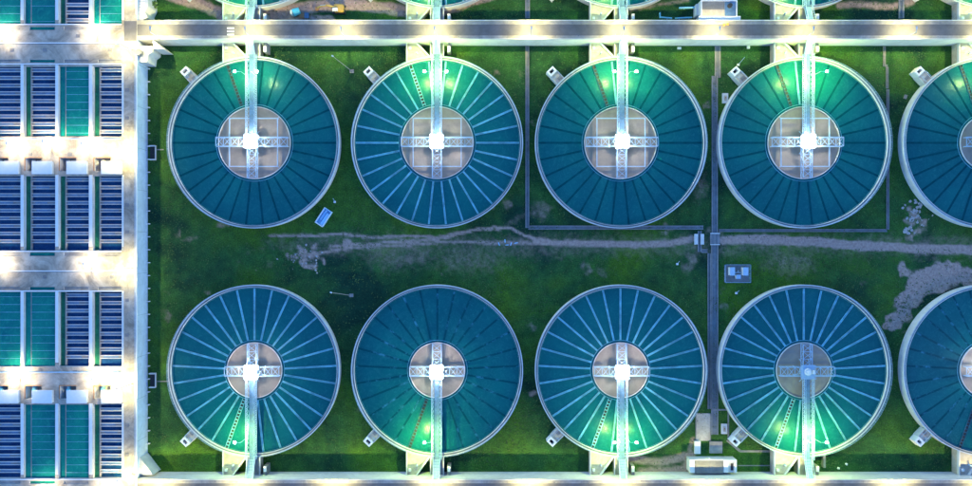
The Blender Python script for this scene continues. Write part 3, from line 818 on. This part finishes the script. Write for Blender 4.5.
ditch([(714.5, 245), (714.5, 432)], 1.5, 'wide straight ditch between the third and fourth lower tanks')
ditch([(709, 254), (709, 408)], .5, 'narrow blue ditch hugging the wide one between lower tanks', kw=.22)
ditch([(527.3, 47), (527.3, 227)], .55, 'narrow ditch between the second and third upper tanks', kw=.3)
ditch([(529.5, 227.6), (702, 227.6)], .7, 'long ditch beneath the third upper tank above the track', kw=.25)
ditch([(699.5, 232), (699.5, 251), (706.5, 251)], .55, 'short bent ditch beside the culvert', kw=.3)
ditch([(719.5, 230.5), (886, 230.5)], .45, 'long thin ditch beneath the fourth upper tank', kw=.2)
ditch([(887.5, 90), (887.5, 229)], .35, 'thin ditch between the fourth and fifth upper tanks', kw=.2)
ditch([(884, 47), (884, 66), (886.8, 66), (886.8, 88)], .3, 'stepped thin ditch leaving the top road by the fifth tank', kw=.2)
ditch([(527.5, -20), (527.5, 17)], .8, 'ditch beyond the top road above the third tank', kw=.3)
ditch([(901, -20), (901, 17)], .9, 'ditch beyond the top road near the fifth tank', kw=.35)
# culvert headwalls
for k, px in enumerate((695.6, 701.6)):
    m = MB().use('wall'); a = P(px - 1.6, 234); b = P(px + 1.6, 244.5); m.box(a[0], b[0], b[1], a[1], 0, .8)
    m.v = [(x - a[0], y - a[1], z) for x, y, z in m.v]
    tag(m.build('culvert_headwall', None, (*a, 0)), 'white block of the track culvert, %s of the small bent ditch' % ('left' if k == 0 else 'right'), 'headwall', 'culvert headwalls on the track')
m = MB().use('kerb'); a = P(710, 233); b = P(719.5, 245); m.box(a[0], b[0], b[1], a[1], 0, .32)
m.use('ditch').box(a[0] + .6, a[0] + 1.0, b[1] + .2, a[1] - .2, .32, .38).box(a[0] + 1.7, a[0] + 2.1, b[1] + .2, a[1] - .2, .32, .38)
m.use('white').box(a[0], b[0], a[1] - .25, a[1], .32, .42).box(a[0], b[0], b[1], b[1] + .2, .32, .4)
tag(m.build('culvert_slab'), 'grey slab with two slots carrying the track over the wide ditch', 'culvert')
# footpaths near the lower tank
m = MB().use('kerb')
for a, b, c, d in ((711, 409, 729, 410.5), (727.5, 410.8, 729, 441), (740, 450.2, 773, 452.2)):
    p, q = P(a, b), P(c, d); m.box(p[0], q[0], q[1], p[1], -.05, .14)
p, q = P(727, 440), P(740, 451); m.bar((*p, .05), (*q, .05), .8, .18)
p, q = P(738, 465), P(772, 466); m.box(p[0], q[0], q[1], p[1], -.05, .12)
tag(m.build('pipe_run'), 'thin pale pipe run bending around the drain chamber of the fourth lower tank', 'pipe')

# ------------------------------------------------------------------ small yard objects
def obj_px(name, fn, px, py, label, cat, rz=0, group=None, z=0):
    x, y = P(px, py, z); m = MB(); fn(m); return tag(m.tf(rz).build(name, None, (x, y, z)), label, cat, group)
# transformer pad
x, y = P(736.5, 273.5)
t = thing('equipment_pad', 'fenced dark pad with three white cabinets below the track', 'utility pad', (x, y, 0))
MB().use('ditch').box(-3.7, 3.7, -2.6, 2.6, 0, .15).build('pad_slab', t)
m = MB().use('steel')
for sx in (-1, 1):
    for z in (.6, 1.3): m.bar((sx * 3.75, -2.65, z), (sx * 3.75, 2.65, z), .07); m.bar((-3.75, sx * 2.65, z), (3.75, sx * 2.65, z), .07)
    for k in range(5): m.bar((sx * 3.75, -2.65 + k * 1.325, 0), (sx * 3.75, -2.65 + k * 1.325, 1.35), .08); m.bar((-3.75 + k * 1.875, sx * 2.65, 0), (-3.75 + k * 1.875, sx * 2.65, 1.35), .08)
m.build('fence', t)
for cx, cy, w, d, h in ((-1.95, .7, .65, 1.15, 1.9), (2.0, .7, .7, 1.15, 1.9), (.05, -.9, .6, .55, 1.4)):
    MB().use('white').box(cx - w, cx + w, cy - d, cy + d, .15, h).use('steel').box(cx - w - .08, cx + w + .08, cy - d - .08, cy + d + .08, h, h + .08).build('cabinet', t)
m = MB().use('steel'); m.cyl((-1.2, .3, .9), (1.2, .3, .9), .12, .12, 8).cyl((0, .3, .15), (0, .9, 1.6), .1, .1, 8).build('pipework', t)

# grey slab, white slab, hut slabs near the bottom
obj_px('grey_slab', lambda m: (m.use('flume').box(-2.1, 2.1, -4.1, 4.1, -.05, .12), m.use('kerb').box(-2.3, -2.1, -4.1, 4.1, -.05, .3).box(2.1, 2.3, -4.1, 4.1, -.05, .3)), 703, 427, 'worn grey slab left of the wide ditch near the bottom road', 'slab')
obj_px('white_slab', lambda m: m.use('concrete').box(-1.9, 1.9, -1.75, 1.75, -.05, .5), 715.5, 447, 'square pale slab at the lower end of the wide ditch', 'slab')
obj_px('white_slab', lambda m: m.use('white').box(-.9, .9, -1.9, 1.9, -.05, .6), 697, 447, 'upright pale slab left of the square one near the small house', 'slab')
def manhole(m): m.use('wall').box(-.85, .85, -1.5, 1.5, -.05, .5); m.use('flume').box(-.4, .4, -.8, .8, .5, .56); m.use('rust').cyl((.0, .1, .56), (0, .1, .8), .18, .18, 10)
obj_px('valve_box', manhole, 723.8, 428.5, 'pale valve box standing in grass right of the wide ditch', 'valve box')
obj_px('valve_box', manhole, 724.8, 98.5, 'pale valve box beside the offset ditch near the fourth upper tank', 'valve box')
obj_px('valve_box', lambda m: m.use('white').box(-.55, .55, -.3, .3, 0, .5), 679, 48.5, 'tiny white box in the grass under the top road', 'valve box')
obj_px('valve_box', lambda m: m.use('white').box(-.4, .4, -.4, .4, 0, .5), 748, 47.5, 'tiny square box beside the fourth tank inlet', 'valve box')
obj_px('valve_box', lambda m: m.use('kerb').box(-.4, .4, -.6, .6, 0, .4), 905, 97, 'small grey box in grass left of the fifth upper tank', 'valve box', R(-20))
obj_px('pipe_support', lambda m: m.use('kerb').box(-.35, .35, -2.2, 2.2, 0, 1.2), 822.5, 459, 'grey upright stub right of the fourth lower bridge', 'support')

# small house at the bottom and pump house at the top
x, y = P(713, 466, 3)
t = thing('pump_house', 'small house with dark grey roof on the bottom road edge', 'building', (x, y, 0))
MB().use('wall').box(-6.9, 6.9, -1.9, 1.9, 0, 3.0).build('wall', t)
m = MB().use('greyroof').box(-5.3, 2.9, -2.05, 1.75, 3.004, 3.25); m.use('ditch')
for k in range(8): m.box(-5.2 + k, -5.12 + k, -2.0, 1.7, 3.25, 3.29)
m.use('white').box(-5.5, 3.1, 1.75, 2.05, 3.004, 3.3); m.build('roof', t)
for b6 in ((-6.9, -5.5, -2.0, 1.9, 3.004, 3.2), (3.1, 6.9, 1.4, 1.9, 3.004, 3.35), (6.3, 6.9, -1.9, 1.4, 3.004, 3.35), (3.1, 4.5, -1.9, 1.4, 3.004, 3.2)): MB().use('white').box(*b6).build('parapet', t)
MB().use('dark').box(5.2, 6.0, -1.3, .8, 3.004, 3.05).build('roof_hatch', t)
MB().use('white').box(-1.2, -.9, 2.05, 2.4, 2.2, 3.3).build('vent', t)
x, y = P(719, 9, 4.5)
t = thing('pump_house', 'grey roofed house with bright white front beside the top road', 'building', (x, y, 0))
MB().use('wall').box(-5.3, 5.3, -3.0, 2.6, 0, 4.4).build('wall', t)
m = MB().use('greyroof').box(-5.0, 1.6, -.1, 2.2, 4.41, 4.55); m.use('flume').box(-5.0, 1.6, -2.0, -.16, 4.41, 4.52); m.use('ditch')
for k in range(9): m.box(-5 + k * .8, -4.94 + k * .8, .0, 2.2, 4.55, 4.58)
m.build('roof', t)
m = MB().use('deckplate').box(1.7, 5.0, -2.0, 2.2, 4.41, 4.5); m.build('side_roof', t)
MB().use('rubber').cyl((3.1, .9, 4.5), (3.1, .9, 5.3), .7, .6, 14).build('roof_fan', t)
for b6 in ((-5.3, 5.3, 2.25, 2.6, 4.41, 4.7), (-5.3, -5.02, -2.1, 2.25, 4.41, 4.7), (5.02, 5.3, -2.1, 2.25, 4.41, 4.7), (-5.9, 6.3, -3.6, -2.1, 4.41, 4.6)): MB().use('white').box(*b6).build('parapet', t)
# blue pipes left of it
m = MB().use('bluepipe')
def pp(a, b, r=.22, z=1.2):
    p, q = P(*a, z), P(*b, z); m.cyl((*p, z), (*q, z), r, r, 10)
pp((660, 12.5), (660, 18)); pp((660, 17.2), (672, 18.2)); pp((675, 18.2), (692, 17.5)); pp((679, 8), (695, 7.5), .3)
for a in ((660, 13), (668, 18), (680, 18), (690, 17.5), (685, 8)): p = P(*a, 1); m.cyl((*p, 0), (*p, 1.1), .12, .12, 8)
tag(m.build('pipework'), 'pale blue pipes standing in the grass left of the pump house', 'pipes')
obj_px('concrete_post', lambda m: m.use('wall').box(-.5, .5, -1.8, 1.6, 0, 2.6), 695, 12.5, 'white concrete block between blue pipes and pump house', 'block')

# excavator
x, y = P(338, 8.5, 1.5)
t = thing('excavator', 'yellow excavator with its long arm laid out on the bare soil', 'excavator', (x, y, 0), R(0))
for s_ in (-1, 1):
    m = MB().use('rubber'); m.prism([(-1.7, s_ * .95 - .28), (1.7, s_ * .95 - .28), (1.7, s_ * .95 + .28), (-1.7, s_ * .95 + .28)], .0, .75)
    m.cyl((-1.7, s_ * .95 - .28, .38), (-1.7, s_ * .95 + .28, .38), .37, .37, 12).cyl((1.7, s_ * .95 - .28, .38), (1.7, s_ * .95 + .28, .38), .37, .37, 12); m.build('track', t)
m = MB().use('yellow').prism([(-1.0, -1.0), (1.2, -1.15), (1.75, -.8), (1.75, .9), (1.2, 1.2), (-1.0, 1.1)], .95, 2.0).box(.2, 1.5, -.9, .9, 2.0, 2.3); m.use('rubber').cyl((0, 0, .6), (0, 0, .95), .8, .8, 16); m.build('body', t)
m = MB().use('white').box(-1.4, .1, -1.15, -.2, 1.9, 2.75); m.use('glass').box(-1.42, -1.38, -1.05, -.3, 2.0, 2.6).box(-1.3, 0, -1.17, -1.14, 2.0, 2.6); m.build('cab', t)
m = MB().use('yellow').bar((-.9, .25, 1.9), (-2.9, .25, 3.4), .42, .5).bar((-2.9, .25, 3.4), (-4.6, .25, 2.9), .38, .45); m.build('boom', t)
m = MB().use('yellow').bar((-4.5, .25, 3.0), (-6.2, .25, 1.2), .3, .36); m.use('steel').bar((-3.2, .25, 3.8), (-4.8, .25, 3.3), .12); m.build('stick', t)
m = MB().use('rust').prism([(-6.9, -.25), (-6.1, -.25), (-6.1, .75), (-6.9, .75)], .3, 1.1); m.build('bucket', t)

# turquoise drum
x, y = P(294.5, 11, 2)
t = thing('water_drum', 'turquoise and white round drum on bare soil left of the excavator', 'drum', (x, y, 0), R(20))
MB().use('teal_paint').cyl((-.6, 0, 1.1), (1.3, 0, 1.1), 1.15, .95, 20).build('drum', t)
MB().use('white').cyl((-1.3, .2, 1.0), (-.6, 0, 1.1), .8, 1.15, 20).build('drum_end', t)
MB().use('rubber').box(-1.2, 1.2, -.9, .9, 0, .3).build('base', t)
obj_px('soil_crate', lambda m: (m.use('rust').box(-.8, .8, -.7, .7, 0, .7), m.use('deckplate').box(.85, 2.1, -.8, .8, 0, .6)), 302, 16, 'small brown and blue crates beside the turquoise drum', 'crates')

# pale blue open skip
x, y = P(323.8, 217.2, 1)
t = thing('skip_container', 'pale blue open steel skip tilted on the grass below the first tank', 'skip', (x, y, 0), R(57))
m = MB().use('blue_paint'); m.box(-2.6, 2.6, -1.25, -1.1, 0, 1.4).box(-2.6, 2.6, 1.1, 1.25, 0, 1.4).box(-2.6, -2.45, -1.1, 1.1, 0, 1.4).box(2.45, 2.6, -1.1, 1.1, 0, 1.4).box(-2.45, 2.45, -1.1, 1.1, 0, .35)
m.build('shell', t)
m = MB().use('white').box(-2.7, 2.7, 1.12, 1.35, 1.404, 1.55).box(-2.7, -2.4, -1.3, 1.12, 1.404, 1.55).box(-2.4, 2.7, -1.35, -1.12, 1.404, 1.52); m.build('rim', t)
m = MB().use('blue_paint').box(-2.35, 1.6, -1.05, -.2, .354, 1.2).box(-1.2, 2.2, .1, .7, .354, .8); m.build('load', t)

# light masts in the grass
def mast(px, py, qx, qy, label):
    x, y = P(px, py); H = 9.5; ex, ey = P(qx, qy, H)
    t = thing('light_mast', label, 'mast', (x, y, 0), 0, 'unlit light masts in the grass')
    dx, dy = ex - x, ey - y
    MB().use('kerb').box(-.6, .6, -.5, .5, 0, .5).build('footing', t)
    MB().use('kerb').cyl((0, 0, .5), (dx, dy, H), .11, .08, 8).build('pole', t)
    L = math.hypot(dx, dy); MB().use('white').bar((dx * .93, dy * .93, H), (dx * 1.07, dy * 1.07, H + .05), .35, .2).build('lamp_head', t)
mast(352, 71.5, 332.5, 56, 'thin unlit light mast leaning over grass below the top road, left of second tank')
mast(351.5, 295.3, 331, 292.5, 'thin unlit light mast in the dark grass left of the second lower tank')
def smallpost(px, py, label, h=2.5):
    obj_px('marker_post', lambda m: (m.use('steel').cyl((0, 0, 0), (0, .9, h), .08, .07, 6), m.use('white').box(-.3, .3, -.3, .3, 0, .5)), px, py, label, 'post', group='marker posts in the grass')
smallpost(738, 65, 'thin white post above the drain chamber of the fourth upper tank', 5)
smallpost(736, 293, 'small pale post below the fenced cabinet pad')
smallpost(677, 264, 'small pale post left of the wide ditch below the track')
smallpost(335, 202, 'tiny pale post above the blue skip')
for k, (px, py) in enumerate([(505, 241), (507, 245), (511, 244), (499, 244), (516, 243)]):
    a = random.uniform(0, 3)
    obj_px('scrap_piece', lambda m: m.use('blue_paint').box(-.5, .5, -.12, .12, 0, .15), px, py, 'pale blue scrap lying beside the track between second and third tanks', 'scrap', a, 'scrap beside the track')
for k, (px, py, d) in enumerate([(893, 455, 'left'), (901, 460, 'right')]):
    pass
for k, (px, py) in enumerate([(838, 468), (846, 464)]):
    obj_px('white_stone', lambda m: m.use('white').prism([(-.35, -.2), (.3, -.3), (.4, .2), (-.1, .35)], 0, .4), px, py, 'small white stone in dark grass below the fourth lower tank, %s of the pair' % ('left', 'right')[k], 'stone', k * 1.2, 'white stones')
# traffic cones
for k, px in enumerate((724, 727.5)):
    def cone(m): m.use('orange').box(-.3, .3, -.3, .3, 0, .06).cyl((0, 0, .06), (0, 0, .8), .22, .05, 12)
    x, y = P(px, 25 - k * .8, DZ); m = MB(); cone(m)
    tag(m.build('traffic_cone', None, (x, y, DZ)), 'orange cone on the top road before the pump house, %s' % ('left one' if k == 0 else 'right one'), 'cone', 'orange cones on the road')

# rubble heap
def rock(r):
    m = MB().use('rock'); n = 7; vs = []
    for j, (zz, rr) in enumerate(((0, 1), (.5, .85), (.8, .4))):
        for i in range(n): a = 2 * pi * i / n; q = r * rr * random.uniform(.7, 1.2); vs.append((q * cos(a), q * sin(a), r * zz * random.uniform(.8, 1.1)))
    m.add(vs, [(j * n + i, j * n + (i + 1) % n, (j + 1) * n + (i + 1) % n, (j + 1) * n + i) for j in (0, 1) for i in range(n)] + [tuple(range(2 * n, 3 * n))]); return m
RM = [rock(1).mesh('rock') for _ in range(5)]
def rocks(spots, label, grp):
    for px, py, r in spots:
        x, y = P(px, py); o = place('rock', random.choice(RM), None, (x, y, -.02), random.uniform(0, 6)); o.scale = (r, r * random.uniform(.6, 1), r * .5)
        tag(o, label, 'rock', grp)
rocks([(random.gauss(915, 6), random.gauss(215, 7), random.uniform(.2, .65)) for _ in range(42)] + [(907 + random.uniform(-4, 5), 230 + random.uniform(-3, 4), random.uniform(.3, .8)) for _ in range(10)],
      'pale broken rock in the heap between fourth and fifth upper tanks', 'rocks of the rubble heap')
rocks([(random.gauss(305, 9), random.gauss(258, 6), random.uniform(.12, .5)) for _ in range(30)], 'small pale stone scattered on the bare patch below the first tank', 'stones on the bare patch')

# shrubs in the corner above the road mouth
def shrub(px, py, r, label):
    x, y = P(px, py, 2); t = thing('shrub', label, 'shrub', (x, y, 0), 0, 'shrubs beyond the top road')
    m = MB().use('bark')
    for k in range(5):
        a = random.uniform(0, 6.3); m.cyl((0, 0, 0), (cos(a) * r * .6, sin(a) * r * .6, 2.2), .07, .03, 6)
    m.build('stem', t)
    m = MB().use('leaf')
    for k in range(420):
        a, b, q = random.uniform(0, 6.3), random.uniform(-.6, 1.2), r * random.uniform(.35, 1.05) * (1 + .35 * sin(3 * random.random() * 6))
        c = np.array([q * cos(a) * cos(b), q * sin(a) * cos(b), 1.7 + .8 * q * sin(b)]); d = np.random.RandomState(k + int(px)).normal(size=(2, 3)) * .22
        m.add([c - d[0], c + d[1], c + d[0], c - d[1]], [(0, 1, 2, 3)])
    m.build('foliage', t)
shrub(151, 4, 1.3, 'leafy shrub in the corner beside the upper stair block, lower one')
shrub(147, -3, 1.5, 'leafy shrub beside the upper stair block, at the picture edge')

# tufts and weeds over the whole lawn: nobody could count them
rng = np.random.RandomState(21)
tanks_xy = [(x, y) for x in TXS for y in (CY1, CY2, CY0)]
vs, fs = [], []
n_t = 0
cl = rng.uniform(0, 1, (260, 2)) * [262, 142] + [-98, -70]
while n_t < 15000:
    if rng.rand() < .55: c = cl[rng.randint(260)]; x, y = c + rng.normal(size=2) * rng.uniform(1, 5)
    else: x, y = rng.uniform(-100, 160), rng.uniform(-68, 74)
    if any((x - a) ** 2 + (y - b) ** 2 < (RO + .4) ** 2 for a, b in tanks_xy) or YS - .5 < y < YN + .5 or x < XL + 1.2: continue
    if abs(y + .3) < 1.6 and x > 15: continue
    n_t += 1; r = rng.uniform(.08, .26); h = rng.uniform(.08, .28)
    for k in range(2):
        a = rng.uniform(0, 6.28); dx, dy = r * cos(a), r * sin(a); o = len(vs)
        vs += [(x - dx, y - dy, .02), (x + dy * .6, y - dx * .6, .03), (x + dx, y + dy, h), (x - dy * .6, y + dx * .6, h * .8)]; fs.append((o, o + 1, o + 2, o + 3))
M['tuft'] = mat('weed_and_tuft', (.085, .15, .035), .9, .4, .25, col2=(.012, .045, .015))
me = bpy.data.meshes.new('grass_tufts'); me.from_pydata(vs, [], fs); me.materials.append(M['tuft'])
tag(place('grass_tufts', me), 'short uneven tufts of grass and weeds over the lawn between the tanks', 'grass', kind='stuff')
